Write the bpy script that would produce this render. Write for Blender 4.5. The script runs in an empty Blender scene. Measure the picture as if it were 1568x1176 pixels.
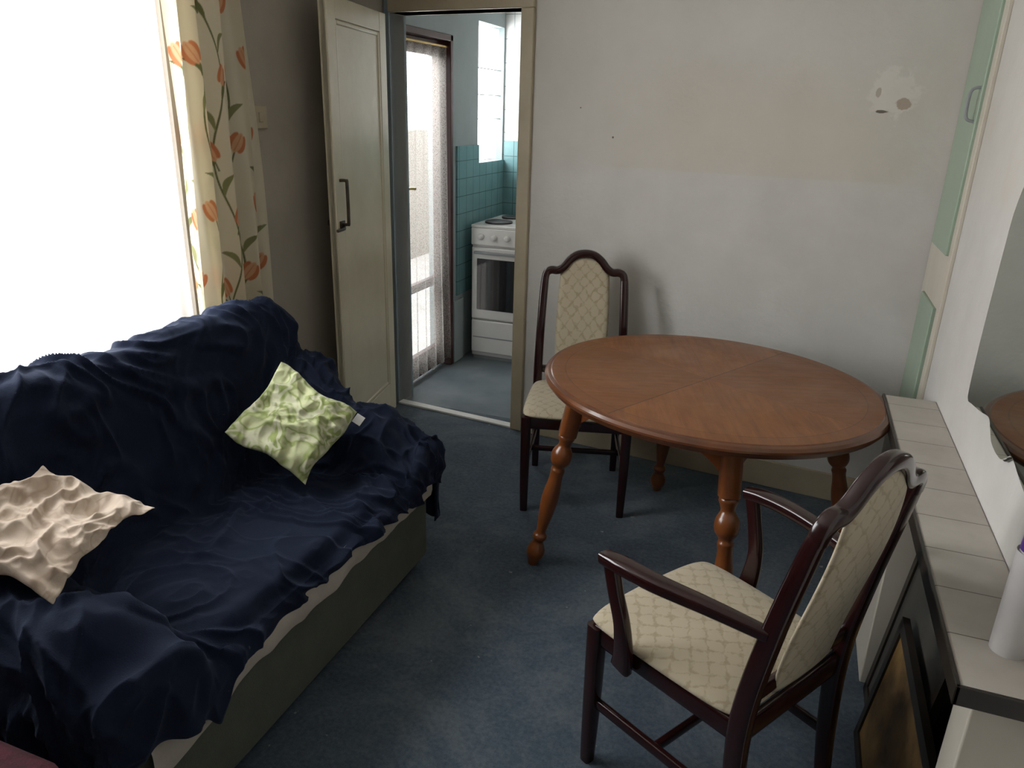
import bpy, bmesh, math, random
import numpy as np
from mathutils import Vector, Matrix, noise
random.seed(3)
C=bpy.context.scene.collection
# ------------------------------------------------------------------ helpers
def link(o,parent=None):
    C.objects.link(o)
    if parent is not None: o.parent=parent
    return o
def empty(name,loc=(0,0,0),rz=0):
    e=bpy.data.objects.new(name,None); e.location=loc; e.rotation_euler=(0,0,rz); e.empty_display_size=.05
    return link(e)
def mesh(name,vs,fs,m=None,parent=None,smooth=True,sub=0,bevel=0,flatang=None):
    me=bpy.data.meshes.new(name); me.from_pydata([tuple(v) for v in vs],[],fs); me.update()
    bm=bmesh.new(); bm.from_mesh(me); bmesh.ops.recalc_face_normals(bm,faces=bm.faces); bm.to_mesh(me); bm.free()
    if m: me.materials.append(m)
    o=link(bpy.data.objects.new(name,me),parent)
    if bevel:
        b=o.modifiers.new('b','BEVEL'); b.width=bevel; b.segments=3; b.limit_method='ANGLE'; b.angle_limit=.6
    if sub:
        s=o.modifiers.new('s','SUBSURF'); s.levels=sub; s.render_levels=sub
    if smooth:
        for p in me.polygons: p.use_smooth=True
        if bevel or flatang:
            try:
                me.set_sharp_from_angle(angle=flatang or 0.7)
            except Exception: pass
    return o
def boxdata(c,s,R=None):
    vs=[];
    for i in (-1,1):
        for j in (-1,1):
            for k in (-1,1):
                v=Vector((i*s[0]/2,j*s[1]/2,k*s[2]/2))
                if R: v=R@v
                vs.append(v+Vector(c))
    fs=[(0,1,3,2),(4,6,7,5),(0,4,5,1),(2,3,7,6),(0,2,6,4),(1,5,7,3)]
    return vs,fs
def box(name,c,s,m,parent=None,bevel=.003,R=None):
    v,f=boxdata(c,s,R); return mesh(name,v,f,m,parent,smooth=bool(bevel),bevel=bevel)
def bx(a,b): # from min/max corner
    return ([(a[i]+b[i])/2 for i in range(3)],[abs(b[i]-a[i]) for i in range(3)])
def boxes(name,lst,m,parent=None,bevel=0):
    V=[];F=[]
    for a,b in lst:
        c,s=bx(a,b); v,f=boxdata(c,s); n=len(V); V+=v; F+=[tuple(i+n for i in q) for q in f]
    return mesh(name,V,F,m,parent,smooth=bool(bevel),bevel=bevel)
def catmull(pts,n):
    P=[Vector(p) for p in pts]; out=[]
    for i in range(len(P)-1):
        p0=P[max(i-1,0)];p1=P[i];p2=P[i+1];p3=P[min(i+2,len(P)-1)]
        for k in range(n):
            t=k/n
            out.append(.5*((2*p1)+(p2-p0)*t+(2*p0-5*p1+4*p2-p3)*t*t+(3*p1-p0-3*p2+p3)*t**3))
    out.append(P[-1]); return out
def sweep(name,pts,w,h,m,parent=None,ref=(1,0,0),n=6,ch=.3,smoothpath=True,prof=None):
    """rounded rectangular section; w across ref, h other; w,h may be lists"""
    P=catmull(pts,n) if smoothpath else [Vector(p) for p in pts]
    N=len(P); ref=Vector(ref)
    def val(a,i):
        if isinstance(a,(int,float)): return a
        t=i/(N-1)*(len(a)-1); k=min(int(t),len(a)-2); return a[k]+(a[k+1]-a[k])*(t-k)
    V=[];F=[]
    sec=[]
    K=12
    for k in range(K):
        a=2*math.pi*(k+.5)/K; c,s=math.cos(a),math.sin(a); e=.45
        sec.append((math.copysign(abs(c)**e,c),math.copysign(abs(s)**e,s)))
    for i,p in enumerate(P):
        t=(P[min(i+1,N-1)]-P[max(i-1,0)]).normalized()
        a=(ref-t*ref.dot(t)).normalized(); b=t.cross(a)
        ww,hh=val(w,i)/2,val(h,i)/2
        for c,s in sec: V.append(p+a*c*ww+b*s*hh)
    for i in range(N-1):
        for k in range(K):
            F.append((i*K+k,i*K+(k+1)%K,(i+1)*K+(k+1)%K,(i+1)*K+k))
    F.append(tuple(range(K))); F.append(tuple((N-1)*K+k for k in range(K)))
    return mesh(name,V,F,m,parent,flatang=.9)
def lathe(name,a,b,prof,m,parent=None,K=20):
    a=Vector(a);b=Vector(b);t=(b-a);L=t.length;t.normalize()
    u=t.orthogonal().normalized();w=t.cross(u);V=[];F=[]
    for s,r in prof:
        for k in range(K):
            an=2*math.pi*k/K; V.append(a+t*(s*L)+(u*math.cos(an)+w*math.sin(an))*r)
    n=len(prof)
    for i in range(n-1):
        for k in range(K): F.append((i*K+k,i*K+(k+1)%K,(i+1)*K+(k+1)%K,(i+1)*K+k))
    F.append(tuple(range(K)));F.append(tuple((n-1)*K+k for k in range(K)))
    return mesh(name,V,F,m,parent,flatang=.8)
def smoothprof(p,n=4):
    q=catmull([(a,b,0) for a,b in p],n); return [(v.x,max(v.y,.001)) for v in q]
def sstep(a,b,x):
    t=min(max((x-a)/(b-a),0),1); return t*t*(3-2*t)
# ------------------------------------------------------------------ materials
def newmat(name):
    m=bpy.data.materials.new(name); m.use_nodes=True; nt=m.node_tree; b=nt.nodes['Principled BSDF']; return m,nt,b
def ramp(nt,src,stops):
    r=nt.nodes.new('ShaderNodeValToRGB'); e=r.color_ramp.elements
    while len(e)<len(stops): e.new(.5)
    for i,(p,c) in enumerate(stops): e[i].position=p; e[i].color=(*c,1)
    nt.links.new(src,r.inputs[0]); return r
def mixc(nt,fac,a,b,mode='MIX'):
    x=nt.nodes.new('ShaderNodeMix'); x.data_type='RGBA'; x.blend_type=mode
    for s,v in ((0,fac),(6,a),(7,b)):
        if hasattr(v,'links'): nt.links.new(v,x.inputs[s])
        elif isinstance(v,(int,float)): x.inputs[s].default_value=v
        else: x.inputs[s].default_value=(*v,1)
    return x.outputs[2]
def math_(nt,op,a,b=0,c=None,clamp=False):
    x=nt.nodes.new('ShaderNodeMath'); x.operation=op; x.use_clamp=clamp
    for i,v in enumerate((a,b,c)):
        if v is None: continue
        if hasattr(v,'links'): nt.links.new(v,x.inputs[i])
        else: x.inputs[i].default_value=v
    return x.outputs[0]
def noise_(nt,scale,detail=4,rough=.5,vec=None,dist=0):
    n=nt.nodes.new('ShaderNodeTexNoise'); n.inputs['Scale'].default_value=scale; n.inputs['Detail'].default_value=detail
    n.inputs['Roughness'].default_value=rough; n.inputs['Distortion'].default_value=dist
    if vec is not None: nt.links.new(vec,n.inputs['Vector'])
    return n.outputs[0]
def coords(nt,kind='Object'):
    return nt.nodes.new('ShaderNodeTexCoord').outputs[kind]
def bump(nt,b,h,strength=.3,dist=.01):
    n=nt.nodes.new('ShaderNodeBump'); n.inputs['Strength'].default_value=strength; n.inputs['Distance'].default_value=dist
    nt.links.new(h,n.inputs['Height']); nt.links.new(n.outputs[0],b.inputs['Normal'])
def simple(name,c1,c2=None,scale=6,rough=.6,bs=0,bstr=.3,metal=0,spec=.5,coat=0,sheen=0,bdist=.005):
    m,nt,b=newmat(name)
    b.inputs['Roughness'].default_value=rough; b.inputs['Metallic'].default_value=metal
    b.inputs['Specular IOR Level'].default_value=spec; b.inputs['Coat Weight'].default_value=coat; b.inputs['Sheen Weight'].default_value=sheen
    co=coords(nt)
    if c2 is None: c2=tuple(x*.85 for x in c1)
    r=ramp(nt,noise_(nt,scale,5,.6,co),[(.3,c1),(.7,c2)]); nt.links.new(r.outputs[0],b.inputs['Base Color'])
    if bs: bump(nt,b,noise_(nt,bs,3,.6,co),bstr,bdist)
    return m
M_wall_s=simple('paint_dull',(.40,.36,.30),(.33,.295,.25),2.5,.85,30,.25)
M_white=simple('paint_white_gloss',(.66,.62,.53),(.58,.53,.44),3,.38,25,.15)
M_cream=simple('door_paint_cream',(.70,.64,.48),(.58,.52,.38),3,.28,14,.2)
M_frame=simple('frame_paint_beige',(.50,.43,.31),(.40,.34,.24),5,.45,40,.2)
M_ceil=simple('ceiling_paint',(.75,.73,.69),None,3,.9)
M_bluewall=simple('kitchen_blue_paint',(.38,.45,.46),(.32,.38,.39),3,.7)
M_bluejamb=simple('jamb_blue_paint',(.26,.32,.35),(.21,.27,.30),4,.5)
M_green=simple('cupboard_green_paint',(.36,.45,.35),(.30,.39,.30),3,.4,30,.15)
M_mahog=simple('mahogany_varnish',(.026,.006,.006),(.014,.003,.0035),14,.2,0,coat=.35)
M_doorwood=simple('door_red_brown_wood',(.075,.022,.020),(.045,.015,.013),9,.35)
M_metal=simple('dark_bronze_metal',(.10,.08,.06),(.05,.04,.03),20,.35,metal=.9)
M_brass=simple('brass',(.6,.42,.16),None,20,.3,metal=1)
M_enamel=simple('white_enamel',(.80,.79,.76),(.75,.74,.71),4,.2,coat=.3)
M_black=simple('black_glass',(.015,.017,.02),None,5,.08,coat=.5)
M_iron=simple('hob_iron',(.03,.03,.03),None,5,.5)
M_grey=simple('grey_trim',(.30,.32,.33),None,5,.35)
M_sofabase=simple('sofa_green_grey_fabric',(.100,.110,.082),(.074,.083,.062),9,.9,220,.5,sheen=.05)
M_lining=simple('cream_lining_cloth',(.52,.47,.41),(.42,.375,.32),8,.9,60,.4)
M_plastic=simple('white_plastic',(.66,.64,.63),None,5,.35)
M_purple=simple('purple_plastic',(.12,.05,.28),None,5,.3)
M_switch=simple('switch_beige',(.44,.37,.26),None,5,.4)
M_maroon=simple('maroon_fabric',(.075,.006,.016),(.022,.002,.006),28,.9,60,.8)
M_brick=simple('garden_wall_render',(.17,.15,.12),(.14,.12,.095),3,.9)
M_conc=simple('garden_concrete',(.75,.74,.70),(.6,.58,.55),3,.9)
M_dkframe=simple('picture_frame_dark',(.03,.022,.015),(.015,.012,.01),15,.35)
M_gold=simple('picture_gold_print',(.26,.155,.05),(.08,.045,.015),14,.5)
M_greyprint=simple('picture_grey_print',(.07,.065,.055),(.03,.03,.028),10,.35)
M_label=simple('white_label',(.8,.8,.78),None,5,.8)
def wallmat():
    m,nt,b=newmat('wall_paint_patched'); b.inputs['Roughness'].default_value=.85
    geo=nt.nodes.new('ShaderNodeNewGeometry').outputs['Position']
    sep=nt.nodes.new('ShaderNodeSeparateXYZ'); nt.links.new(geo,sep.inputs[0]); x,y,z=sep.outputs
    n1=noise_(nt,3,5,.6,geo); n2=noise_(nt,22,4,.6,geo)
    base=ramp(nt,n1,[(.3,(.64,.625,.595)),(.7,(.56,.545,.515))]).outputs[0]
    n3=noise_(nt,4,4,.6,geo)
    wob=math_(nt,'MULTIPLY',math_(nt,'SUBTRACT',n3,.5),.35)
    zz=math_(nt,'ADD',z,wob); xx=math_(nt,'ADD',x,math_(nt,'MULTIPLY',wob,2))
    def sm(v,a,bb):
        r=nt.nodes.new('ShaderNodeMapRange'); r.interpolation_type='SMOOTHSTEP'; r.inputs[1].default_value=a; r.inputs[2].default_value=bb
        nt.links.new(v,r.inputs[0]); return r.outputs[0]
    up=sm(z,1.30,1.46)
    col=mixc(nt,math_(nt,'MULTIPLY',up,.28),base,(.60,.55,.46))
    mk=math_(nt,'MULTIPLY',math_(nt,'MULTIPLY',sm(z,1.36,1.385),sm(zz,1.86,1.62)),math_(nt,'MULTIPLY',sm(xx,-1.0,-.55),sm(xx,.50,.30)))
    col=mixc(nt,math_(nt,'MULTIPLY',mk,.30),col,(.55,.475,.36))
    def dist(cx,cz,sx,sz,na=2.2):
        a=math_(nt,'DIVIDE',math_(nt,'SUBTRACT',x,cx),sx); c=math_(nt,'DIVIDE',math_(nt,'SUBTRACT',z,cz),sz)
        d=math_(nt,'SQRT',math_(nt,'ADD',math_(nt,'MULTIPLY',a,a),math_(nt,'MULTIPLY',c,c)))
        return math_(nt,'ADD',d,math_(nt,'MULTIPLY',math_(nt,'SUBTRACT',n2,.5),na))
    col=mixc(nt,math_(nt,'MULTIPLY',sm(dist(.265,1.70,.085,.085),1.15,.8),.45),col,(.72,.69,.63))
    col=mixc(nt,math_(nt,'MULTIPLY',sm(dist(.308,1.662,.030,.022,1.6),.95,.7),.8),col,(.34,.26,.19))
    col=mixc(nt,sm(dist(.240,1.632,.030,.008,1.6),.95,.7),col,(.16,.13,.11))
    col=mixc(nt,math_(nt,'MULTIPLY',sm(dist(.215,1.70,.010,.020,1.2),.95,.7),.7),col,(.36,.30,.24))
    for (cx,cz,r) in ((-.82,1.50,.006),(-.98,1.62,.004)):
        a=math_(nt,'SUBTRACT',x,cx); c=math_(nt,'SUBTRACT',z,cz)
        d=math_(nt,'SQRT',math_(nt,'ADD',math_(nt,'MULTIPLY',a,a),math_(nt,'MULTIPLY',c,c)))
        col=mixc(nt,sm(d,r,r*.5),col,(.15,.12,.10))
    nt.links.new(col,b.inputs['Base Color'])
    bump(nt,b,math_(nt,'ADD',math_(nt,'MULTIPLY',n1,1.0),math_(nt,'MULTIPLY',n2,.3)),.4,.025)
    return m
M_back=wallmat()
def carpet():
    m,nt,b=newmat('carpet_blue_grey'); b.inputs['Roughness'].default_value=.95; b.inputs['Sheen Weight'].default_value=.12; b.inputs['Specular IOR Level'].default_value=.2
    g=nt.nodes.new('ShaderNodeNewGeometry').outputs['Position']
    n1=noise_(nt,1.8,8,.72,g,.5); n2=noise_(nt,70,3,.7,g); n3=noise_(nt,24,2,.5,g); n4=noise_(nt,7,5,.7,g)
    c=ramp(nt,n1,[(.36,(.038,.058,.086)),(.50,(.060,.088,.120)),(.62,(.12,.145,.168))]).outputs[0]
    c=mixc(nt,.30,c,ramp(nt,n2,[(.35,(.02,.033,.045)),(.65,(.13,.165,.19))]).outputs[0])
    c=mixc(nt,math_(nt,'MULTIPLY',ramp(nt,n4,[(.55,(0,0,0)),(.75,(1,1,1))]).outputs[0],.35),c,(.16,.18,.195))
    fl=ramp(nt,n3,[(.735,(0,0,0)),(.755,(1,1,1))]).outputs[0]
    c=mixc(nt,math_(nt,'MULTIPLY',fl,.6),c,(.35,.36,.35))
    nt.links.new(c,b.inputs['Base Color']); bump(nt,b,noise_(nt,350,2,.6,g),.6,.004); return m
M_carpet=carpet()
M_lino=simple('kitchen_lino',(.17,.20,.215),(.10,.13,.15),4,.45,30,.1)
def tiles(name,c1,c2,grout,size,axes='YZ',rough=.2,off=(0,0),gw=.0022,ns=9):
    m,nt,b=newmat(name); b.inputs['Roughness'].default_value=rough
    g=nt.nodes.new('ShaderNodeNewGeometry').outputs['Position']; sep=nt.nodes.new('ShaderNodeSeparateXYZ'); nt.links.new(g,sep.inputs[0])
    d={'X':sep.outputs[0],'Y':sep.outputs[1],'Z':sep.outputs[2]}; mk=None
    for i,a in enumerate(axes):
        s=size
        f=math_(nt,'FRACT',math_(nt,'ADD',math_(nt,'DIVIDE',d[a],s),10+off[i]))
        e=math_(nt,'LESS_THAN',math_(nt,'MINIMUM',f,math_(nt,'SUBTRACT',1,f)),gw/s)
        mk=e if mk is None else math_(nt,'MAXIMUM',mk,e)
    c=ramp(nt,noise_(nt,ns,5,.6,g),[(.3,c1),(.7,c2)]).outputs[0]
    nt.links.new(mixc(nt,mk,c,grout),b.inputs['Base Color']); return m
M_teal=tiles('tiles_teal_x',(.20,.36,.38),(.16,.31,.33),(.07,.14,.15),.108,'YZ')
M_teal2=tiles('tiles_teal_y',(.20,.36,.38),(.16,.31,.33),(.07,.14,.15),.108,'XZ')
M_wtile=tiles('tiles_white',(.85,.86,.85),(.8,.82,.82),(.40,.45,.45),.15,'XZ',off=(.1,.3))
M_shelftile=tiles('shelf_tiles_offwhite',(.52,.485,.43),(.38,.345,.30),(.12,.10,.08),.152,'Y',.35,off=(.35,),gw=.0014,ns=5)
def fabric():
    m,nt,b=newmat('damask_beige'); b.inputs['Roughness'].default_value=.85; b.inputs['Sheen Weight'].default_value=.2
    co=coords(nt)
    sep=nt.nodes.new('ShaderNodeSeparateXYZ'); nt.links.new(co,sep.inputs[0]); x,y,z=sep.outputs
    wn=math_(nt,'MULTIPLY',math_(nt,'SUBTRACT',noise_(nt,30,3,.6,co),.5),.035)
    w=math_(nt,'ADD',math_(nt,'ADD',y,z),wn)
    s=2*math.pi/.105
    a=math_(nt,'SINE',math_(nt,'MULTIPLY',math_(nt,'ADD',x,w),s)); c=math_(nt,'SINE',math_(nt,'MULTIPLY',math_(nt,'SUBTRACT',x,w),s))
    p=math_(nt,'MULTIPLY',a,c)
    p=math_(nt,'ADD',math_(nt,'ABSOLUTE',p),math_(nt,'MULTIPLY',noise_(nt,65,4,.7,co),1.5))
    col=ramp(nt,p,[(.72,(.38,.315,.205)),(.90,(.46,.395,.27)),(1.15,(.51,.445,.32))]).outputs[0]
    col=mixc(nt,math_(nt,'MULTIPLY',noise_(nt,8,3,.5,co),.35),col,(.32,.26,.17))
    nt.links.new(col,b.inputs['Base Color']); bump(nt,b,p,.2,.003); return m
M_fab=fabric()
def throwm():
    m,nt,b=newmat('navy_throw_cloth'); b.inputs['Roughness'].default_value=.9; b.inputs['Sheen Weight'].default_value=.12; b.inputs['Sheen Roughness'].default_value=.5
    b.inputs['Specular IOR Level'].default_value=.12
    co=coords(nt); c=ramp(nt,noise_(nt,5,5,.6,co),[(.3,(.0058,.0090,.022)),(.7,(.0095,.0145,.031))]).outputs[0]
    l=ramp(nt,noise_(nt,45,2,.5,co),[(.77,(0,0,0)),(.79,(1,1,1))]).outputs[0]
    nt.links.new(mixc(nt,math_(nt,'MULTIPLY',l,.25),c,(.15,.17,.22)),b.inputs['Base Color']); b.inputs['Sheen Tint'].default_value=(.35,.45,.7,1)
    bump(nt,b,noise_(nt,260,3,.6,co),.4,.003); return m
M_throw=throwm()
def pillowm(name,stops,scale):
    m,nt,b=newmat(name); b.inputs['Roughness'].default_value=.85; b.inputs['Sheen Weight'].default_value=.1
    co=coords(nt); n=noise_(nt,scale,2,.45,co,1.2)
    nt.links.new(ramp(nt,n,stops).outputs[0],b.inputs['Base Color']); bump(nt,b,noise_(nt,26,4,.6,co),.4,.008); return m
M_pgreen=pillowm('pillow_green_leaf_print',[(.42,(.50,.53,.30)),(.48,(.25,.31,.09)),(.52,(.54,.56,.35)),(.58,(.58,.58,.42)),(.62,(.30,.36,.12))],9)
M_pcream=pillowm('pillow_cream_print',[(.42,(.54,.44,.35)),(.47,(.43,.33,.25)),(.52,(.55,.455,.36)),(.70,(.48,.385,.30))],10)
def tablem():
    m,nt,b=newmat('table_top_veneer'); b.inputs['Roughness'].default_value=.32; b.inputs['Coat Weight'].default_value=.10; b.inputs['Coat Roughness'].default_value=.35
    co=coords(nt); sep=nt.nodes.new('ShaderNodeSeparateXYZ'); nt.links.new(co,sep.inputs[0]); x,y,z=sep.outputs
    q=math_(nt,'MULTIPLY',math_(nt,'SIGN',x),math_(nt,'SIGN',y))
    ax=math_(nt,'ABSOLUTE',x); ay=math_(nt,'ABSOLUTE',y)
    g=math_(nt,'ADD',ax,ay); l=math_(nt,'SUBTRACT',ax,ay)
    cb=nt.nodes.new('ShaderNodeCombineXYZ'); nt.links.new(math_(nt,'MULTIPLY',g,4),cb.inputs[0]); nt.links.new(math_(nt,'MULTIPLY',l,38),cb.inputs[1]); nt.links.new(math_(nt,'MULTIPLY',q,3.3),cb.inputs[2])
    n=noise_(nt,1,4,.6,cb.outputs[0],0)
    col=ramp(nt,n,[(.25,(.165,.055,.013)),(.5,(.235,.085,.021)),(.75,(.30,.115,.031))]).outputs[0]
    r=math_(nt,'SQRT',math_(nt,'ADD',math_(nt,'POWER',math_(nt,'DIVIDE',x,.588),2),math_(nt,'POWER',math_(nt,'DIVIDE',y,.535),2)))
    col=mixc(nt,math_(nt,'MULTIPLY',math_(nt,'ADD',q,1),.14),col,(.10,.034,.010))
    def band(v,lo,hi): return math_(nt,'MULTIPLY',math_(nt,'GREATER_THAN',v,lo),math_(nt,'LESS_THAN',v,hi))
    fld=math_(nt,'LESS_THAN',math_(nt,'MAXIMUM',ax,ay),.30)
    col=mixc(nt,math_(nt,'MULTIPLY',fld,.08),col,(.42,.20,.07))
    bl=ramp(nt,noise_(nt,4.5,5,.7,co,.5),[(.45,(0,0,0)),(.68,(1,1,1))]).outputs[0]
    col=mixc(nt,math_(nt,'MULTIPLY',bl,.30),col,(.10,.036,.012))
    lf=band(l,-.004,.004)
    rim=math_(nt,'MULTIPLY',math_(nt,'GREATER_THAN',r,.87),.30)
    col=mixc(nt,rim,col,(.15,.05,.013))
    ring=math_(nt,'LESS_THAN',math_(nt,'ABSOLUTE',math_(nt,'SUBTRACT',r,.87)),.003)
    seam=math_(nt,'MAXIMUM',math_(nt,'LESS_THAN',ax,.0020),math_(nt,'MULTIPLY',math_(nt,'LESS_THAN',ay,.0012),.5))
    seam=math_(nt,'MAXIMUM',seam,math_(nt,'MULTIPLY',lf,.15))
    col=mixc(nt,math_(nt,'MULTIPLY',math_(nt,'MAXIMUM',math_(nt,'MULTIPLY',ring,.6),seam),.8),col,(.03,.01,.005))
    st=ramp(nt,noise_(nt,7,4,.7,co),[(.56,(0,0,0)),(.80,(1,1,1))]).outputs[0]
    col=mixc(nt,math_(nt,'MULTIPLY',st,.25),col,(.40,.26,.15))
    nt.links.new(col,b.inputs['Base Color'])
    rr=ramp(nt,noise_(nt,6,4,.6,co),[(.3,(.30,)*3),(.7,(.50,)*3)]).outputs[0]; nt.links.new(rr,b.inputs['Roughness']); return m
M_ttop=tablem()
M_twood=simple('table_leg_wood',(.22,.066,.015),(.13,.037,.009),10,.3,coat=.3)
M_tedge=simple('table_edge_wood',(.15,.048,.013),(.08,.024,.008),10,.28,coat=.4)
M_mirror=simple('mirror_glass',(.62,.66,.61),(.60,.64,.59),2,.03,metal=1)
def sheer(name,col,transp,lace=0):
    m=bpy.data.materials.new(name); m.use_nodes=True; nt=m.node_tree; nt.nodes.clear()
    o=nt.nodes.new('ShaderNodeOutputMaterial'); d=nt.nodes.new('ShaderNodeBsdfDiffuse'); t=nt.nodes.new('ShaderNodeBsdfTranslucent'); tr=nt.nodes.new('ShaderNodeBsdfTransparent')
    d.inputs[0].default_value=(*col,1); t.inputs[0].default_value=(*col,1)
    a=nt.nodes.new('ShaderNodeMixShader'); a.inputs[0].default_value=.6; nt.links.new(d.outputs[0],a.inputs[1]); nt.links.new(t.outputs[0],a.inputs[2])
    b=nt.nodes.new('ShaderNodeMixShader'); b.inputs[0].default_value=transp
    if lace:
        v=nt.nodes.new('ShaderNodeTexVoronoi'); v.inputs['Scale'].default_value=lace; nt.links.new(coords(nt),v.inputs[0])
        r=ramp(nt,v.outputs[0],[(.25,(min(1,transp+.12),)*3),(.5,(transp-.10,)*3)]); nt.links.new(r.outputs[0],b.inputs[0])
    nt.links.new(a.outputs[0],b.inputs[1]); nt.links.new(tr.outputs[0],b.inputs[2]); nt.links.new(b.outputs[0],o.inputs[0]); return m
M_net=sheer('net_curtain_voile',(.92,.92,.92),.45)
M_lace=sheer('lace_curtain',(.66,.63,.59),.60,150)
# ------------------------------------------------------------------ room shell
XL,XR=-2.03,.505
ang=-math.atan(.105); O=Vector((XL,3.563,0))
Rw=Matrix.Rotation(ang,3,'Z')
def wl(name,lst,m,bevel=0,parent=None):
    V=[];F=[]
    for a,b in lst:
        c,s=bx(a,b); v,f=boxdata(c,s); n=len(V); V+=[O+Rw@Vector(p) for p in v]; F+=[tuple(i+n for i in q) for q in f]
    return mesh(name,V,F,m,parent,smooth=bool(bevel),bevel=bevel)
ZC=2.4
D0,D1,DH=.035,.755,2.03
boxes('floor',[((XL-.2,-1.3,-.06),(XR+.15,3.6,0))],M_carpet)
boxes('floor_kitchen',[((XL-.2,3.6,-.06),(XR+.15,5.4,-.002))],M_lino)
boxes('ceiling',[((XL-.2,-1.3,ZC),(XR+.15,5.4,ZC+.06))],M_ceil)
wl('wall_back',[((D1,0,0),(2.60,.12,ZC)),((0,0,DH),(D1,.12,ZC)),((0,0,0),(D0,.12,DH))],M_back)
WY0,WY1,WZ0,WZ1=.62,2.12,.78,2.16
KD0,KD1,KDH=3.68,4.34,2.0
KW0,KW1=4.74,5.18
W=XL-.16
boxes('wall_left',[((W,-1.3,0),(XL,WY0,ZC)),((W,WY0,0),(XL,WY1,WZ0)),((W,WY0,WZ1),(XL,WY1,ZC)),((W,WY1,0),(XL,3.56,ZC))],M_wall_s)
boxes('wall_kitchen_left',[((W,3.56,0),(XL,KD0,ZC)),((W,KD0,KDH),(XL,KD1,ZC)),((W,KD1,0),(XL,KW0,ZC)),((W,KW0,0),(XL,KW1,1.27)),((W,KW0,2.12),(XL,KW1,ZC)),((W,KW1,0),(XL,5.4,ZC))],M_bluewall)
boxes('wall_right',[((XR,-1.3,0),(XR+.12,5.4,ZC))],M_back)
boxes('wall_front',[((W,-1.42,0),(XR+.12,-1.3,ZC))],M_wall_s)
boxes('wall_kitchen_far',[((W,5.2,0),(XR+.1,5.32,ZC))],M_wtile)
boxes('wall_kitchen_right',[((-.7,3.62,0),(-.6,5.2,ZC))],M_ceil)
boxes('wall_kitchen_tiles_left',[((XL,KD1+.06,.45),(XL+.012,KW0,1.385)),((XL,KW0,.45),(XL+.012,5.2,1.27))],M_teal)
boxes('wall_kitchen_tiles_far',[((XL+.012,5.188,.3),(-.7,5.2,1.40))],M_teal2)
wl('baseboard_back',[((D1+.075,-.018,0),(2.535,0,.125))],M_frame,.003)
wl('trim_1',[((D1,-.02,0),(D1+.065,.14,DH)),((D0-.0,-.02,DH),(D1+.065,.14,DH+.07))],M_frame,.005)
wl('trim_2',[((0.005,-.01,0),(D0,.14,DH+.07))],M_bluejamb,.003)
wl('trim_3',[((D0,-.015,0),(D1,.035,.012))],M_label,.003)
boxes('baseboard_left',[((XL,2.42,0),(XL+.018,3.5,.12))],M_frame,bevel=.003)
boxes('baseboard_kitchen',[((XL,KD1+.01,0),(XL+.015,4.49,.42))],M_bluewall,bevel=.003)
w1=empty('window_1')
fr=[((W+.04,WY0,WZ0),(W+.09,WY0+.06,WZ1)),((W+.04,WY1-.06,WZ0),(W+.09,WY1,WZ1)),((W+.04,WY0,WZ0),(W+.09,WY1,WZ0+.06)),((W+.04,WY0,WZ1-.06),(W+.09,WY1,WZ1)),((W+.04,1.18,WZ0),(W+.09,1.24,WZ1))]
boxes('frame',fr,M_white,w1,.003); boxes('sill',[((W+.09,WY0,WZ0-.02),(XL+.03,WY1,WZ0+.005))],M_white,w1,.003)
def netcurtain(name,y0,y1,z0,z1,x,amp,freq,m,parent=None,scal=0,nz=30,flare=0):
    n=int((y1-y0)*160);V=[];F=[]
    for j in range(nz+1):
        t=j/nz
        for i in range(n+1):
            s=i/n; y=y0+(y1-y0)*s
            a=amp*(1-.6*t)
            xx=x+a*math.sin(freq*y+1.3*math.sin(y*7)+.6*math.sin(t*3))+.004*noise.noise((y*20,t*3,0))
            z=z0+(z1-z0)*t
            if t==0 and scal: z+=.012*abs(math.sin(y*scal))
            V.append((xx,y+flare*(1-t)**2*(s-.4),z))
    for j in range(nz):
        for i in range(n): a=j*(n+1)+i; F.append((a,a+1,a+n+2,a+n+1))
    return mesh(name,V,F,m,parent)
nc=empty('net_curtain'); netcurtain('voile',WY0-.02,WY1+.02,WZ0-.02,WZ1+.04,XL-.02,.012,60,M_net,nc)
w2=empty('window_2')
boxes('frame',[((W+.03,KW0,1.27),(W+.07,KW0+.03,2.12)),((W+.03,KW1-.03,1.27),(W+.07,KW1,2.12)),((W+.03,KW0,1.27),(W+.07,KW1,1.30)),((W+.03,KW0,2.09),(W+.07,KW1,2.12))],M_white,w2,.003)
boxes('glazing_bars',[((XL-.03,KW0,z),(XL-.02,KW1,z+.006)) for z in (1.54,1.69,1.85)],M_grey,w2,.001)
netcurtain('blind_voile',KW0,KW1,1.28,2.11,W+.12,.004,40,M_net,w2)
d2=empty('door_2')
xd=XL-.06
boxes('frame',[((xd-.03,KD0-.0,0),(XL+.012,KD0+.035,KDH)),((xd-.03,KD1-.035,0),(XL+.012,KD1,KDH)),((xd-.03,KD0,KDH-.035),(XL+.012,KD1,KDH))],M_doorwood,d2,.004)
boxes('leaf',[((xd-.02,KD0+.035,.02),(xd+.02,KD0+.105,KDH-.035)),((xd-.02,KD1-.10,.02),(xd+.02,KD1-.035,KDH-.035)),((xd-.02,KD0+.1,.02),(xd+.02,KD1-.1,.16)),((xd-.02,KD0+.1,KDH-.12),(xd+.02,KD1-.1,KDH-.035)),((xd-.018,KD0+.1,.56),(xd+.018,KD1-.1,.61))],M_doorwood,d2,.004)
sweep('lever_handle',[(xd+.02,KD0+.075,1.18),(xd+.06,KD0+.075,1.18),(xd+.065,KD0+.11,1.18),(xd+.065,KD0+.17,1.175)],.014,.014,M_brass,d2,ref=(0,0,1))
box('escutcheon',(xd+.023,KD0+.072,1.14),(.006,.03,.17),M_brass,d2,.002)
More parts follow.
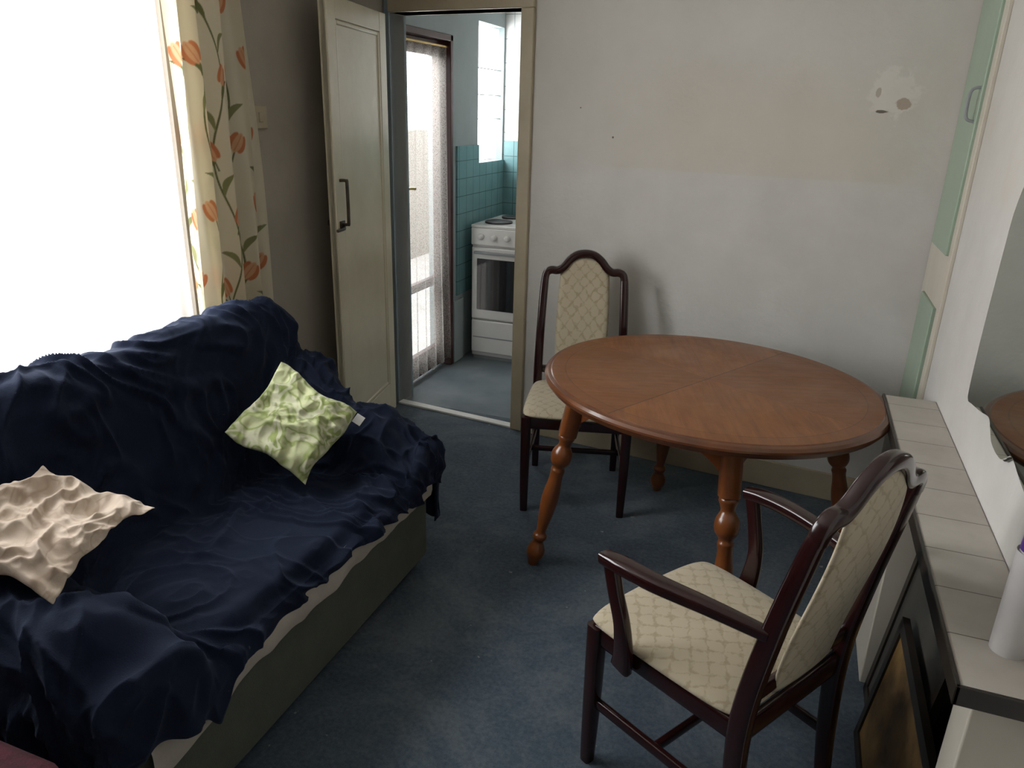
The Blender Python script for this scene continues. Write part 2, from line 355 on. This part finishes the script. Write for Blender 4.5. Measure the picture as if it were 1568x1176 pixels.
netcurtain('lace_curtain',KD0+.10,KD1-.05,.04,1.93,xd+.055,.016,70,M_lace,d2,90,40,.10)
box('curtain_rod',(xd+.05,(KD0+KD1)/2,1.935),(.012,.60,.012),M_brass,d2,.003)
gy=empty('garden_yard'); boxes('paving',[((-9,1,-.15),(W-.001,12,-.06))],M_conc,gy); boxes('boundary_wall',[((-4.35,1,-.06),(-4.15,12,1.36))],M_brick,gy)
# ------------------------------------------------------------------ interior door leaf (open)
hx,hy=-1.985,3.465; ex,ey=-1.865,2.79
dd=Vector((ex-hx,ey-hy,0)); LW=dd.length; th=math.atan2(dd.y,dd.x)
d1=empty('door_1',(hx,hy,0),th)
T=.036; TZ=2.015
boxes('leaf_core',[((0,-T/2+.008,.012),(LW,T/2-.008,TZ))],M_cream,d1)
boxes('stiles_rails',[((0,-T/2,.012),(.085,T/2,TZ)),((LW-.085,-T/2,.012),(LW,T/2,TZ)),((.085,-T/2,.012),(LW-.085,T/2,.18)),((.085,-T/2,1.93),(LW-.085,T/2,TZ))],M_cream,d1,.003)
boxes('panel_moulding',[((.085,-T/2+.002,.18),(.105,T/2-.002,1.93)),((LW-.105,-T/2+.002,.18),(LW-.085,T/2-.002,1.93)),((.105,-T/2+.002,.18),(LW-.105,T/2-.002,.20)),((.105,-T/2+.002,1.91),(LW-.105,T/2-.002,1.93))],M_cream,d1,.006)
s=1
sweep('pull_handle',[(LW-.05,s*.018,1.30),(LW-.05,s*.045,1.30),(LW-.05,s*.05,1.285),(LW-.05,s*.05,1.13),(LW-.05,s*.045,1.115),(LW-.05,s*.018,1.115)],.013,.013,M_metal,d1,ref=(1,0,0),n=4)
box('latch_plate',(LW-.05,s*.021,1.115),(.05,.006,.03),M_metal,d1,.002)
sweep('latch_lever',[(LW-.06,s*.024,1.10),(LW-.02,s*.04,1.10),(LW+.05,s*.04,1.10)],.012,.012,M_metal,d1,ref=(0,0,1))
box('knob_back',(LW-.05,-.03,1.12),(.03,.03,.03),M_metal,d1,.01)
sw=empty('light_switch'); box('plate',(XL+.006,2.56,1.55),(.012,.085,.085),M_switch,sw,.003); box('rocker',(XL+.014,2.56,1.55),(.008,.02,.035),M_switch,sw,.002)
# ------------------------------------------------------------------ floral curtain
def curtain():
    nu,nv=360,520; Lc=.88; z0,z1=.60,2.22
    u=np.linspace(0,1,nu); v=np.linspace(0,1,nv); Ug,Vg=np.meshgrid(u,v)
    Z=z0+(z1-z0)*Vg
    spread=.385+.02*np.sin(Vg*4); y=2.055-.01*(1-Vg)+Ug*spread
    ph=2*np.pi*4.0*Ug+.5*np.sin(Vg*5)+.6*np.sin(2*np.pi*Ug)
    x=-1.958+.032*np.sin(ph)*(1-.15*Vg)+.007*np.sin(ph*2.3+Vg*6)
    y=y+.014*np.cos(ph)
    s=Ug*Lc; z=Z
    base=np.ones((nv,nu,3))*np.array([.76,.70,.55])
    col=base.copy()
    def paint(mask,c,a=1):
        mk=np.clip(mask,0,1)[...,None]*a; col[:]=col*(1-mk)+np.array(c)*mk
    def soft(d,w=.002): return np.clip(-d/w+.5,0,1)
    green=(.17,.18,.08); green2=(.26,.265,.13); org=(.60,.23,.11); org2=(.72,.42,.25)
    rnd=random.Random(7)
    for k in range(5):
        c=.08+.175*k; p0=rnd.random()*6
        sx=c+.035*np.sin(z*2*np.pi/.62+p0)
        paint(soft(np.abs(s-sx)-.0035),green)
        zz=.45+rnd.random()*.25; side=1
        while zz<2.25:
            for (dz,sd,L) in ((.07,side,.10),(.17,-side,.10)):
                bz=zz+dz; b0=c+.035*math.sin(bz*2*math.pi/.62+p0)
                a=math.radians(42)*sd+rnd.uniform(-.2,.2)
                dx,dzv=math.sin(a),math.cos(a)
                px,pz=s-b0,z-bz; al=px*dx+pz*dzv; ac=-px*dzv+pz*dx
                t=np.clip(al/L,0,1); ac2=ac-sd*.02*np.sin(t*np.pi)
                wv=.011*np.sin(np.pi*t)**.8
                paint(soft(np.where((al>0)&(al<L),np.abs(ac2)-wv,1)),green2 if dz<.1 else green)
            tx=c+side*.045; tz=zz; a=side*.5
            px=(s-tx)*math.cos(a)-(z-tz)*math.sin(a); pz=(s-tx)*math.sin(a)+(z-tz)*math.cos(a)
            paint(soft(np.where((pz<-.02)&(pz>-.07),np.abs(px+.2*(pz+.02)*side)-.0028,1)),green)
            for (ox,rx,rz,cc) in ((-.016,.014,.034,org),(.016,.014,.034,org),(0,.015,.038,org2)):
                e=np.sqrt(((px-ox)/rx)**2+((pz-.002)/rz)**2)-1
                paint(soft(e*.015),cc)
            paint(soft(np.abs(px)-.0012)*(np.abs(pz)<.03),org)
            side=-side; zz+=.225+rnd.random()*.05
    V=np.stack([x,y,Z],-1).reshape(-1,3)
    F=[]
    for j in range(nv-1):
        b=j*nu
        F+= [(b+i,b+i+1,b+nu+i+1,b+nu+i) for i in range(nu-1)]
    e=empty('floral_curtain')
    m,nt,b=newmat('floral_print_curtain'); nt.nodes.remove(b)
    at=nt.nodes.new('ShaderNodeAttribute'); at.attribute_name='Col'
    d=nt.nodes.new('ShaderNodeBsdfDiffuse'); t=nt.nodes.new('ShaderNodeBsdfTranslucent'); mx=nt.nodes.new('ShaderNodeMixShader'); mx.inputs[0].default_value=.38
    nt.links.new(at.outputs[0],d.inputs[0]); nt.links.new(at.outputs[0],t.inputs[0]); nt.links.new(d.outputs[0],mx.inputs[1]); nt.links.new(t.outputs[0],mx.inputs[2])
    nt.links.new(mx.outputs[0],nt.nodes['Material Output'].inputs[0])
    me=bpy.data.meshes.new('fabric'); me.from_pydata(V.tolist(),[],F); me.materials.append(m)
    at=me.color_attributes.new('Col','FLOAT_COLOR','POINT'); cc=np.ones((nu*nv,4)); cc[:,:3]=col.reshape(-1,3); at.data.foreach_set('color',cc.ravel())
    me.polygons.foreach_set('use_smooth',[True]*len(me.polygons)); me.update()
    link(bpy.data.objects.new('fabric',me),e)
    return e
fc=curtain()
lathe('curtain_rail',(-1.96,.5,2.24),(-1.96,2.5,2.24),[(0,.012),(1,.012)],M_white,fc)
# ------------------------------------------------------------------ sofa
sofa=empty('sofa')
SX0,SX1,SY0,SY1=-1.895,-1.085,.76,2.36
def smax(a,b,k=.05):
    h=max(k-abs(a-b),0)/k; return max(a,b)+h*h*k*.25
def hgt(x,y):
    seat=.445-.03*sstep(-1.1,-1.6,x)+.012*math.sin((y-.9)*5)
    seat-=.045*sstep(-1.15,-1.085,x)**2
    bk=.36+.565*sstep(-1.555,-1.77,x)
    if x<-1.80: bk-=.08*((-1.80-x)/.095)**2
    e=sstep(2.20,2.37,y); bk-=.24*e**1.5
    e=sstep(.92,.76,y); bk-=.25*e**1.6
    r=smax(seat,bk,.10)
    for s,(a,b,c) in ((0,(1.88,2.00,2.36)),(1,(1.13,1.00,.76))):
        up=sstep(a,b,y); top=(.585 if s==0 else .615)+.14*sstep(-1.35,-1.72,x)
        edge=abs(y-(b+c)/2)/abs((c-b)/2)
        top-=.05*min(edge,1.2)**3
        top-=(.105 if s==0 else .085)*sstep(-1.27,-1.085,x)**1.4
        r=smax(r,.30+(top-.30)*up,.06)
    return r
def ridge(p):
    n=noise.noise(p); return (1-abs(n)*2.2)
def crease(p):
    n=abs(noise.noise(p)); return max(0,1-n*3.4)**1.6
def folds(P):
    x,y,z=P
    w=noise.noise((x*2.2,y*2.2,z*2+3)); w2=noise.noise((x*3+7,y*3,z*3))
    a=ridge((x*3+ y*4.5+w*2, y*1.2- x*2+w, z*4.0))*.5
    b=crease((x*4+w*3, y*5+5+w2*2, z*5+w*3))
    b2=crease((x*9+w*5, y*7+8+w2*4, z*8))
    c=noise.noise((x*3.2+9,y*3.2,z*3.2))
    d=crease((x*2-7+w2*2,y*9+w*5+z*3,z*2+2))
    f=crease((x*2.2+3+w2,y*8+w*6,z*2))          # creases across the seat
    wt=sstep(.5,.62,z); k=sstep(-.3,.45,noise.noise((x*2+4,y*2,z*2)))
    return .018*a+.020*b*(.35+.65*k)+.010*b2*(.3+.7*k)+.020*c+.018*d*wt+.014*f*(1-wt)
def build_throw():
    nx,ny=220,380; nf,ns=18,14
    xs=[SX0+(SX1-SX0)*i/nx for i in range(nx+1)]
    ys=[SY0+(SY1-SY0)*j/ny for j in range(ny+1)]
    cols=[(x,0) for x in xs]+[(SX1,(k+1)/nf) for k in range(nf)]
    rows=[(SY0,-(ns-k)/ns) for k in range(ns)]+[(y,0) for y in ys]+[(SY1,(k+1)/ns) for k in range(ns)]
    V=[];F=[]
    hemn=lambda y: noise.noise((y*3.2,1.7,0))
    for (y,dv) in rows:
        fl=.044+.040*hemn(y)+.020*noise.noise((y*11,4,0))
        arm=sstep(1.92,2.05,y)*.6+sstep(1.12,1.0,y); fl=max(fl,.02)+arm*(.13+.03*noise.noise((y*9,0,2)))
        if dv<0: fl=.30
        for (x,du) in cols:
            h=hgt(x,y); sd=(.28+.05*noise.noise((x*4,0,7)))*abs(dv)
            drop=max(du*fl,sd) if (du and dv) else du*fl+sd
            z=max(h-drop,.10)
            out=.018*math.sin(min(1,du*2)*math.pi/2)+.016*du*noise.noise((y*12,z*2,0)) if du else 0
            xc=x-.035*sstep(2.02,2.25,y)*sstep(-1.5,-1.09,x)
            px=xc+out; py=y+ (dv/abs(dv)*(.02*math.sin(min(1,abs(dv)*2)*math.pi/2)+.02*abs(dv)*noise.noise((x*9,z*2,4))) if dv else 0)
            py-=.135*sstep(-1.72,-1.40,x)*sstep(1.98,SY1,y)
            V.append(Vector((px,py,z)))
    nc=len(cols); nr=len(rows)
    for j in range(nr-1):
        for i in range(nc-1):
            a=j*nc+i; F.append((a,a+1,a+nc+1,a+nc))
    NV=[]
    for j in range(nr):
        for i in range(nc):
            a=V[j*nc+min(i+1,nc-1)]-V[j*nc+max(i-1,0)]; b=V[min(j+1,nr-1)*nc+i]-V[max(j-1,0)*nc+i]
            n=a.cross(b)
            n=n.normalized() if n.length>1e-9 else Vector((0,0,1))
            p=V[j*nc+i]; NV.append(p+n*(folds(p)-.006))
    for v in NV: v.x=max(v.x,-1.915)
    o=mesh('throw_cover',NV,F,M_throw,sofa)
    md=o.modifiers.new('t','SOLIDIFY'); md.thickness=.006; md.offset=-1
    return o
build_throw()
boxes('base',[((-1.88,.80,.03),(-1.115,2.175,.375))],M_sofabase,sofa,.02)
boxes('arm_cores',[((-1.87,2.05,.05),(-1.15,2.165,.42)),((-1.87,.82,.05),(-1.13,.98,.50))],M_sofabase,sofa,.04)
boxes('back_core',[((-1.88,.86,.1),(-1.80,2.2,.78))],M_sofabase,sofa,.04)
boxes('feet',[((-1.2,2.08,0),(-1.15,2.14,.03)),((-1.85,2.08,0),(-1.80,2.14,.03)),((-1.2,.86,0),(-1.15,.92,.03)),((-1.85,.86,0),(-1.80,.92,.03))],M_dkframe,sofa,.003)
V=[];F=[];n=200
for i in range(n+1):
    y=.86+1.28*i/n
    for k in range(5):
        t=k/4; V.append((-1.092+.014*math.sin(t*2.6)+.010*noise.noise((y*12,t,0))*t, y, .40-t*(.092+.030*noise.noise((y*5,2,0))+.010*noise.noise((y*17,2,3))+.04*sstep(1.2,1.05,y))))
for i in range(n):
    for k in range(4): a=i*5+k; F.append((a,a+1,a+6,a+5))
o=mesh('lining_edge',V,F,M_lining,sofa)
# ------------------------------------------------------------------ pillows
def pillow(name,loc,rot,size,T,m,seed,crumple=.03,aspect=1,bend=0):
    n=80;V=[];F=[];idx={}
    e=empty(name); e.location=loc; e.rotation_euler=rot
    for side in (1,-1):
        for j in range(n+1):
            for i in range(n+1):
                u=-1+2*i/n; v=-1+2*j/n
                if side==-1 and (i in(0,n) or j in(0,n)): idx[(side,i,j)]=idx[(1,i,j)]; continue
                puff=((1-u**4)*(1-v**4))**.6
                ed=noise.noise((u*1.5+seed,v*1.5,3))*.14
                pin=1-.10*(1-abs(u))*abs(v)**3-.10*(1-abs(v))*abs(u)**3+ed
                x=u*size/2*pin; y=v*size/2*aspect*pin
                z=side*T*puff
                p=Vector((x*14+seed,y*14,side*.2*puff))
                w=noise.noise(p*.6)
                r1=1-abs(noise.noise((p.x*.55+w*1.2,p.y*.55-w*.8,seed)))*3.0
                r2=1-abs(noise.noise((p.x*1.1+w*1.5,p.y*1.1+w,seed+9)))*3.0
                r3=1-abs(noise.noise((p.x*2.1+w*2,p.y*1.6+w,seed+2)))*3.0
                cr=crumple*(r1*.8+.4*r2+.2*r3)+noise.noise((p.x*.28,p.y*.28,seed+5))*crumple*2.2
                z+=cr*(.6+.4*puff)*(1 if side==1 else .6)-bend*(u*u)
                idx[(side,i,j)]=len(V); V.append((x,y,z))
    for side in (1,-1):
        for j in range(n):
            for i in range(n):
                q=[idx[(side,i,j)],idx[(side,i+1,j)],idx[(side,i+1,j+1)],idx[(side,i,j+1)]]
                F.append(q if side==1 else q[::-1])
    mesh('cover',V,F,m,e,sub=1); return e
def facing(nrm,spin):
    q=Vector(nrm).to_track_quat('Z','Y'); return (q.to_matrix()@Matrix.Rotation(spin,3,'Z')).to_euler()
pg=pillow('green_leaf_pillow',(-1.43,1.85,.635),facing((.55,-.55,.75),math.radians(46)),.31,.026,M_pgreen,3,.027)
box('care_label',(.13,-.165,.0),(.035,.03,.002),M_label,pg,0)
pc=pillow('cream_print_pillow',(-1.46,1.01,.725),facing((.26,-.10,.95),math.radians(30)),.33,.013,M_pcream,5.2,.027,.92,.035)
st=empty('maroon_footstool'); boxes('upholstery',[((-1.55,.22,.06),(-1.04,.69,.515))],M_maroon,st,.06); boxes('feet',[((-1.50,.25,0),(-1.46,.29,.07)),((-1.13,.25,0),(-1.09,.29,.07)),((-1.50,.61,0),(-1.46,.65,.07)),((-1.13,.61,0),(-1.09,.65,.07))],M_dkframe,st,.003)
# ------------------------------------------------------------------ table
tb=empty('dining_table',(-.21,2.52,0),0)
lax=math.radians(-28)
tt=[(0,.752),(.90,.752),(.955,.751),(.962,.748),(.968,.748),(.985,.746),(.998,.738),(1.0,.732),(.992,.724),(.985,.722),(.975,.712),(.95,.708),(0,.708)]
def ovaltop():
    K=120;V=[];F=[];mi=[]
    A,B=.588,.535
    V.append((0,0,.752))
    rings=tt[1:-1]
    for r,z in rings:
        for k in range(K):
            a=2*math.pi*k/K; V.append((A*r*math.cos(a),B*r*math.sin(a),z))
    V.append((0,0,.708)); L=len(V)-1
    for k in range(K): F.append((0,1+k,1+(k+1)%K)); mi.append(0)
    for i in range(len(rings)-1):
        for k in range(K):
            a=1+i*K; F.append((a+k,a+K+k,a+K+(k+1)%K,a+(k+1)%K)); mi.append(0 if i<1 else 1)
    a=1+(len(rings)-1)*K
    for k in range(K): F.append((L,a+(k+1)%K,a+k)); mi.append(1)
    o=mesh('top',V,F,M_ttop,tb,flatang=.5); o.data.materials.append(M_tedge)
    for p,i in zip(o.data.polygons,mi): p.material_index=i
    o.rotation_euler=(0,0,lax); return o
ovaltop()
feet=[(-.54,-.205),(.175,-.545),(-.215,.575),(.56,.27)]
tops=[(-.405,-.175),(.125,-.39),(-.165,.41),(.42,.19)]
prof=smoothprof([(0,.026),(.02,.030),(.05,.024),(.08,.022),(.12,.034),(.16,.038),(.20,.034),(.235,.022),(.26,.026),(.28,.024),(.33,.024),(.45,.031),(.56,.029),(.68,.021),(.74,.018),(.765,.026),(.79,.026),(.81,.019),(.84,.024),(.88,.033),(.92,.033),(.96,.024),(1,.018)],3)
for i,(ft,tp) in enumerate(zip(feet,tops)):
    a=Vector((*tp,.708)); b=Vector((*ft,0)); k=a.lerp(b,.24)
    rad=Vector((tp[0],tp[1],0)).normalized()
    sweep('leg_block_%d'%(i+1),[a,k],.062,.062,M_twood,tb,ref=rad,smoothpath=False)
    lathe('leg_turned_%d'%(i+1),k,b,prof,M_twood,tb)
order=[0,1,3,2]
for q in range(4):
    a=Vector((*tops[order[q]],.0)); b=Vector((*tops[order[(q+1)%4]],.0)); V=[];F=[]
    t=(b-a).normalized(); nn=Vector((-t.y,t.x,0))*.011; n=24
    for i in range(n+1):
        s=i/n; p=a.lerp(b,s); lo=.655-.085*(abs(2*s-1)**4)
        for d in (1,-1):
            V.append(p+nn*d+Vector((0,0,.71))); V.append(p+nn*d+Vector((0,0,lo)))
    for i in range(n):
        o0=i*4; o1=o0+4
        F+=[(o0,o1,o1+1,o0+1),(o0+2,o0+3,o1+3,o1+2),(o0+1,o1+1,o1+3,o0+3),(o0,o0+2,o1+2,o1)]
    mesh('apron_%d'%(q+1),V,F,M_twood,tb,flatang=.6)
# ------------------------------------------------------------------ chairs
def chair(loc,rz,arms):
    e=empty('dining_chair',loc,rz)
    for sx in (-1,1):
        n='left' if sx<0 else 'right'
        sweep('rear_post_'+n,[(sx*.185,-.235,0),(sx*.185,-.212,.22),(sx*.187,-.205,.44),(sx*.185,-.235,.66),(sx*.178,-.275,.86),(sx*.174,-.288,.915)],[.030,.036,.040,.038,.036,.032],[.028,.040,.046,.042,.036,.030],M_mahog,e,ref=(1,0,0))
        sweep('front_leg_'+n,[(sx*.205,.200,.43),(sx*.205,.200,.2),(sx*.203,.203,0)],[.042,.038,.030],[.042,.038,.030],M_mahog,e,ref=(1,0,0))
        sweep('side_rail_'+n,[(sx*.205,.20,.405),(sx*.187,-.20,.405)],.022,.055,M_mahog,e,ref=(1,0,0),smoothpath=False)
        sweep('stretcher_'+n,[(sx*.203,.20,.20),(sx*.186,-.21,.20)],.018,.028,M_mahog,e,ref=(1,0,0),smoothpath=False)
    sweep('front_rail',[(-.205,.20,.405),(.205,.20,.405)],.055,.022,M_mahog,e,ref=(0,0,1),smoothpath=False)
    sweep('rear_rail',[(-.187,-.205,.405),(.187,-.205,.405)],.055,.022,M_mahog,e,ref=(0,0,1),smoothpath=False)
    sweep('cross_stretcher',[(-.194,0,.20),(.194,0,.20)],.024,.018,M_mahog,e,ref=(0,0,1),smoothpath=False)
    H=[(-.176,.895),(-.170,.925),(-.150,.938),(-.120,.938),(-.095,.955),(-.070,.985),(-.038,1.008),(0,1.015)]
    H=H+[(-x,z) for x,z in H[-2::-1]]
    sweep('crest_rail',[(x,-.285-(z-.9)*.18,z) for x,z in H],.034,.034,M_mahog,e,ref=(0,1,0),n=4)
    nu,nv=22,34; V=[];F=[];idx={}
    def topz(x):
        a=abs(x)/.118; return .905+.092*math.sqrt(max(1-a*a,0)) if a<1 else .905
    for side in (1,-1):
        for j in range(nv+1):
            for i in range(nu+1):
                a=-1+2*i/nu; t=j/nv
                wd=.108+.010*math.sin(t*math.pi); x=a*wd
                zt=topz(x*.98); z=.47+(zt-.47)*t
                if side==-1 and (i in (0,nu) or j in (0,nv)): idx[(side,i,j)]=idx[(1,i,j)]; continue
                yb=-.207-.085*sstep(.42,.95,z)
                pf=((1-a**6)*(1-(2*t-1)**10))**.5
                idx[(side,i,j)]=len(V); V.append((x,yb-.006+(side*(.013 if side==1 else .008)*pf)-.006*(1-a*a),z))
    for side in (1,-1):
        for j in range(nv):
            for i in range(nu):
                q=[idx[(side,i,j)],idx[(side,i+1,j)],idx[(side,i+1,j+1)],idx[(side,i,j+1)]]; F.append(q if side==1 else q[::-1])
    mesh('back_upholstery',V,F,M_fab,e)
    sweep('lower_back_rail',[(-.18,-.212,.50),(.18,-.212,.50)],.034,.018,M_mahog,e,ref=(0,0,1),smoothpath=False)
    n=26;V=[];F=[];idx={}
    for side in (1,-1):
        for j in range(n+1):
            for i in range(n+1):
                u=-1+2*i/n; v=-1+2*j/n
                if side==-1 and (i in (0,n) or j in (0,n)): idx[(side,i,j)]=idx[(1,i,j)]; continue
                r=math.sqrt(max(0,1-.5*v*v)),math.sqrt(max(0,1-.5*u*u))
                k=.18
                uu=u*(1-k*(1-r[0])*abs(v)**6*1.2); vv=v*(1-k*(1-r[1])*abs(u)**6*1.2)
                hw=.205+.024*(vv+1)/2
                x=uu*(hw+.006*(1-v*v)); y=.012+vv*.218+(.012*(1-u*u) if v>0 else 0)*abs(v)
                pf=((1-u**8)*(1-v**8))**.5
                z=.440+(side*.020*pf if side==1 else -.016*pf)+(.012*(1-u*u)*(1-v*v) if side==1 else 0)
                idx[(side,i,j)]=len(V); V.append((x,y,z))
    for side in (1,-1):
        for j in range(n):
            for i in range(n):
                q=[idx[(side,i,j)],idx[(side,i+1,j)],idx[(side,i+1,j+1)],idx[(side,i,j+1)]]; F.append(q if side==1 else q[::-1])
    mesh('seat',V,F,M_fab,e,sub=1)
    if arms:
        for sx in (-1,1):
            n='left' if sx<0 else 'right'
            sweep('arm_'+n,[(sx*.192,-.235,.672),(sx*.225,-.12,.680),(sx*.255,.0,.682),(sx*.262,.09,.680),(sx*.260,.145,.672)],[.026,.036,.044,.046,.036],[.026,.028,.030,.030,.028],M_mahog,e,ref=(1,0,0))
            sweep('arm_support_'+n,[(sx*.258,.125,.672),(sx*.256,.105,.60),(sx*.248,.085,.52),(sx*.236,.085,.44),(sx*.226,.095,.385)],[.026,.026,.028,.028,.026],[.036,.034,.036,.048,.056],M_mahog,e,ref=(1,0,0))
    return e
chair((-.775,2.93,0),math.radians(195),False)
chair((-.036,1.575,0),math.radians(58.3),True)
# ------------------------------------------------------------------ fireplace shelf
fp=empty('tiled_fireplace_shelf')
boxes('tile_top',[((.352,1.17,.722),(XR,2.62,.750))],M_shelftile,fp,.006)
boxes('edge_trim',[((.345,1.163,.715),(.353,2.622,.752)),((.345,1.163,.715),(XR,1.171,.752))],M_dkframe,fp,.002)
boxes('piers',[((.375,2.10,0),(XR,2.60,.72)),((.385,1.20,0),(XR,1.29,.72))],M_white,fp,.004)
boxes('back_panel',[((XR-.02,1.29,0),(XR,2.10,.72))],M_dkframe,fp)
def picture(name,y0,y1,xb,xt,h,mp):
    e=empty(name); L=math.hypot(xt-xb,h); a=math.atan2(xt-xb,h); R=Matrix.Rotation(a,3,'Y')
    def B(n,ya,yb,za,zb,t0,t1,m):
        V=[];_,f=boxdata((0,0,0),(1,1,1))
        for x in (t0,t1):
            for y in (ya,yb):
                for z in (za,zb): V.append(Vector((xb,0,.0))+R@Vector((x,y,z)))
        mesh(n,V,f,m,e,smooth=False)
    w=.03
    B('rail_bottom',y0,y1,0,w,0,.018,M_dkframe);B('rail_top',y0,y1,L-w,L,0,.018,M_dkframe);B('stile_a',y0,y0+w,0,L,0,.018,M_dkframe);B('stile_b',y1-w,y1,0,L,0,.018,M_dkframe)
    B('print',y0+w,y1-w,w,L-w,.006,.012,mp)
    return e
picture('framed_picture',1.56,2.08,.385,.455,.62,M_greyprint)
picture('framed_picture',1.34,1.88,.350,.40,.40,M_gold)
# ------------------------------------------------------------------ mirror
def mirror():
    half=[(0,.905),(.05,.910),(.085,.930),(.12,.945),(.20,.930),(.30,.915),(.345,.910),(.362,.94),(.37,1.08),(.362,1.30),(.345,1.42),(.25,1.56),(.12,1.64),(0,1.665)]
    pts=catmull([(a,b,0) for a,b in half],5); pts=[(p.x,p.y) for p in pts]
    out=pts+[(-a,b) for a,b in pts[-2:0:-1]]; n=len(out); yc=1.83
    V=[(XR-.004,yc+a,b) for a,b in out]+[(XR-.014,yc+a,b) for a,b in out]
    F=[tuple(range(n)),tuple(n+i for i in range(n))]+[(i,(i+1)%n,n+(i+1)%n,n+i) for i in range(n)]
    e=empty('wall_mirror'); mesh('glass',V,F,M_mirror,e,smooth=False)
    V2=[(XR-.001,yc+a*1.01,1.28+(b-1.28)*1.01) for a,b in out]+[(XR-.006,yc+a*1.01,1.28+(b-1.28)*1.01) for a,b in out]
    mesh('backing_board',V2,F,M_dkframe,e,smooth=False)
mirror()
cu=empty('alcove_cupboard')
boxes('door_upper',[((XR-.022,2.90,1.175),(XR-.004,3.235,2.35))],M_green,cu,.004)
boxes('door_lower',[((XR-.022,2.92,.10),(XR-.004,3.22,.99))],M_green,cu,.004)
boxes('surround',[((XR-.012,2.84,0),(XR,2.90,ZC)),((XR-.012,3.235,0),(XR,3.29,ZC)),((XR-.012,2.90,.99),(XR,3.235,1.175))],M_white,cu,.002)
sweep('pull_handle',[(XR-.02,2.925,1.71),(XR-.045,2.925,1.70),(XR-.05,2.925,1.66),(XR-.045,2.925,1.615),(XR-.02,2.925,1.605)],.010,.010,M_grey,cu,ref=(0,1,0))
sc=empty('aerosol_spray_can',(.443,1.30,.75))
lathe('body',(0,0,0),(0,0,.24),smoothprof([(0,.025),(.01,.027),(.03,.0275),(.75,.0275),(.77,.026),(.82,.021),(.83,.018)],3),M_plastic,sc,32)
lathe('cap',(0,0,.195),(0,0,.262),[(0,.023),(.02,.024),(.7,.022),(.95,.017),(1,.010)],M_purple,sc,32)
# ------------------------------------------------------------------ cooker
ck=empty('electric_cooker'); cx0,cx1,cy0,cy1=-1.965,-1.46,4.50,5.06
boxes('body',[((cx0,cy0+.02,.02),(cx1,cy1,.885))],M_enamel,ck,.006)
boxes('hob_top',[((cx0-.003,cy0,.885),(cx1+.003,cy1,.905))],M_enamel,ck,.006)
boxes('control_panel',[((cx0,cy0-.004,.775),(cx1,cy0+.022,.885))],M_enamel,ck,.006)
boxes('oven_door',[((cx0+.006,cy0-.006,.285),(cx1-.006,cy0+.02,.762))],M_enamel,ck,.008)
boxes('oven_window',[((cx0+.045,cy0-.009,.35),(cx1-.045,cy0-.005,.69))],M_black,ck,.003)
boxes('oven_handle',[((cx0+.03,cy0-.030,.722),(cx1-.03,cy0-.015,.738)),((cx0+.05,cy0-.02,.724),(cx0+.065,cy0,.736)),((cx1-.065,cy0-.02,.724),(cx1-.05,cy0,.736))],M_grey,ck,.004)
boxes('drawer_front',[((cx0+.006,cy0-.004,.05),(cx1-.006,cy0+.02,.275))],M_enamel,ck,.008)
boxes('drawer_groove',[((cx0+.02,cy0-.0055,.155),(cx1-.02,cy0-.003,.162))],M_grey,ck)
for i in range(5): lathe('knob_%d'%(i+1),(cx0+.07+i*.09,cy0-.003,.83),(cx0+.07+i*.09,cy0-.03,.83),[(0,.021),(.2,.021),(.9,.016),(1,.012)],M_enamel,ck)
for i,(a,b,r) in enumerate(((.13,.15,.09),(.37,.15,.075),(.13,.41,.075),(.37,.41,.09))): lathe('hotplate_%d'%(i+1),(cx0+a,cy0+b,.904),(cx0+a,cy0+b,.918),[(0,r),(.8,r),(1,r*.93)],M_iron,ck,28)
boxes('plinth',[((cx0+.01,cy0+.03,-.002),(cx1-.01,cy1-.02,.03))],M_grey,ck)
# ------------------------------------------------------------------ lights / world
def area(name,loc,size,power,direction,col=(1,1,1)):
    l=bpy.data.lights.new(name,'AREA'); l.shape='RECTANGLE'; l.size,l.size_y=size; l.energy=power; l.color=col
    o=bpy.data.objects.new(name,l); o.location=loc; o.rotation_euler=Vector(direction).to_track_quat('-Z','Z').to_euler(); C.objects.link(o); return o
area('daylight_window_1',(-2.5,(WY0+WY1)/2,1.55),(1.7,1.7),116,(1,0,-.08),(.985,.99,1))
area('daylight_window_2',(-2.45,4.96,1.75),(.6,1.0),46,(1,0,-.1),(1,1,1))
area('daylight_door_2',(-2.75,4.0,2.35),(1.1,.6),34,(1,0,-.75),(1,1,1))
wd=bpy.data.worlds.new('sky'); bpy.context.scene.world=wd; wd.use_nodes=True
bg=wd.node_tree.nodes['Background']; bg.inputs[0].default_value=(.96,.98,1,1); bg.inputs[1].default_value=2.7
# ------------------------------------------------------------------ camera
cam=bpy.data.objects.new('camera',bpy.data.cameras.new('camera')); C.objects.link(cam)
cam.matrix_world=Matrix.Translation((0,0,1.6))@(Matrix.Rotation(math.radians(20.2),4,'Z')@Matrix.Rotation(math.radians(70),4,'X')@Matrix.Rotation(math.radians(1.6),4,'Z'))
cam.data.sensor_width=36; cam.data.lens=36*1150/1568; cam.data.clip_start=.02
bpy.context.scene.camera=cam
try:
    vs=bpy.context.scene.view_settings; vs.view_transform='Standard'; vs.look='None'; vs.exposure=0
except Exception: pass
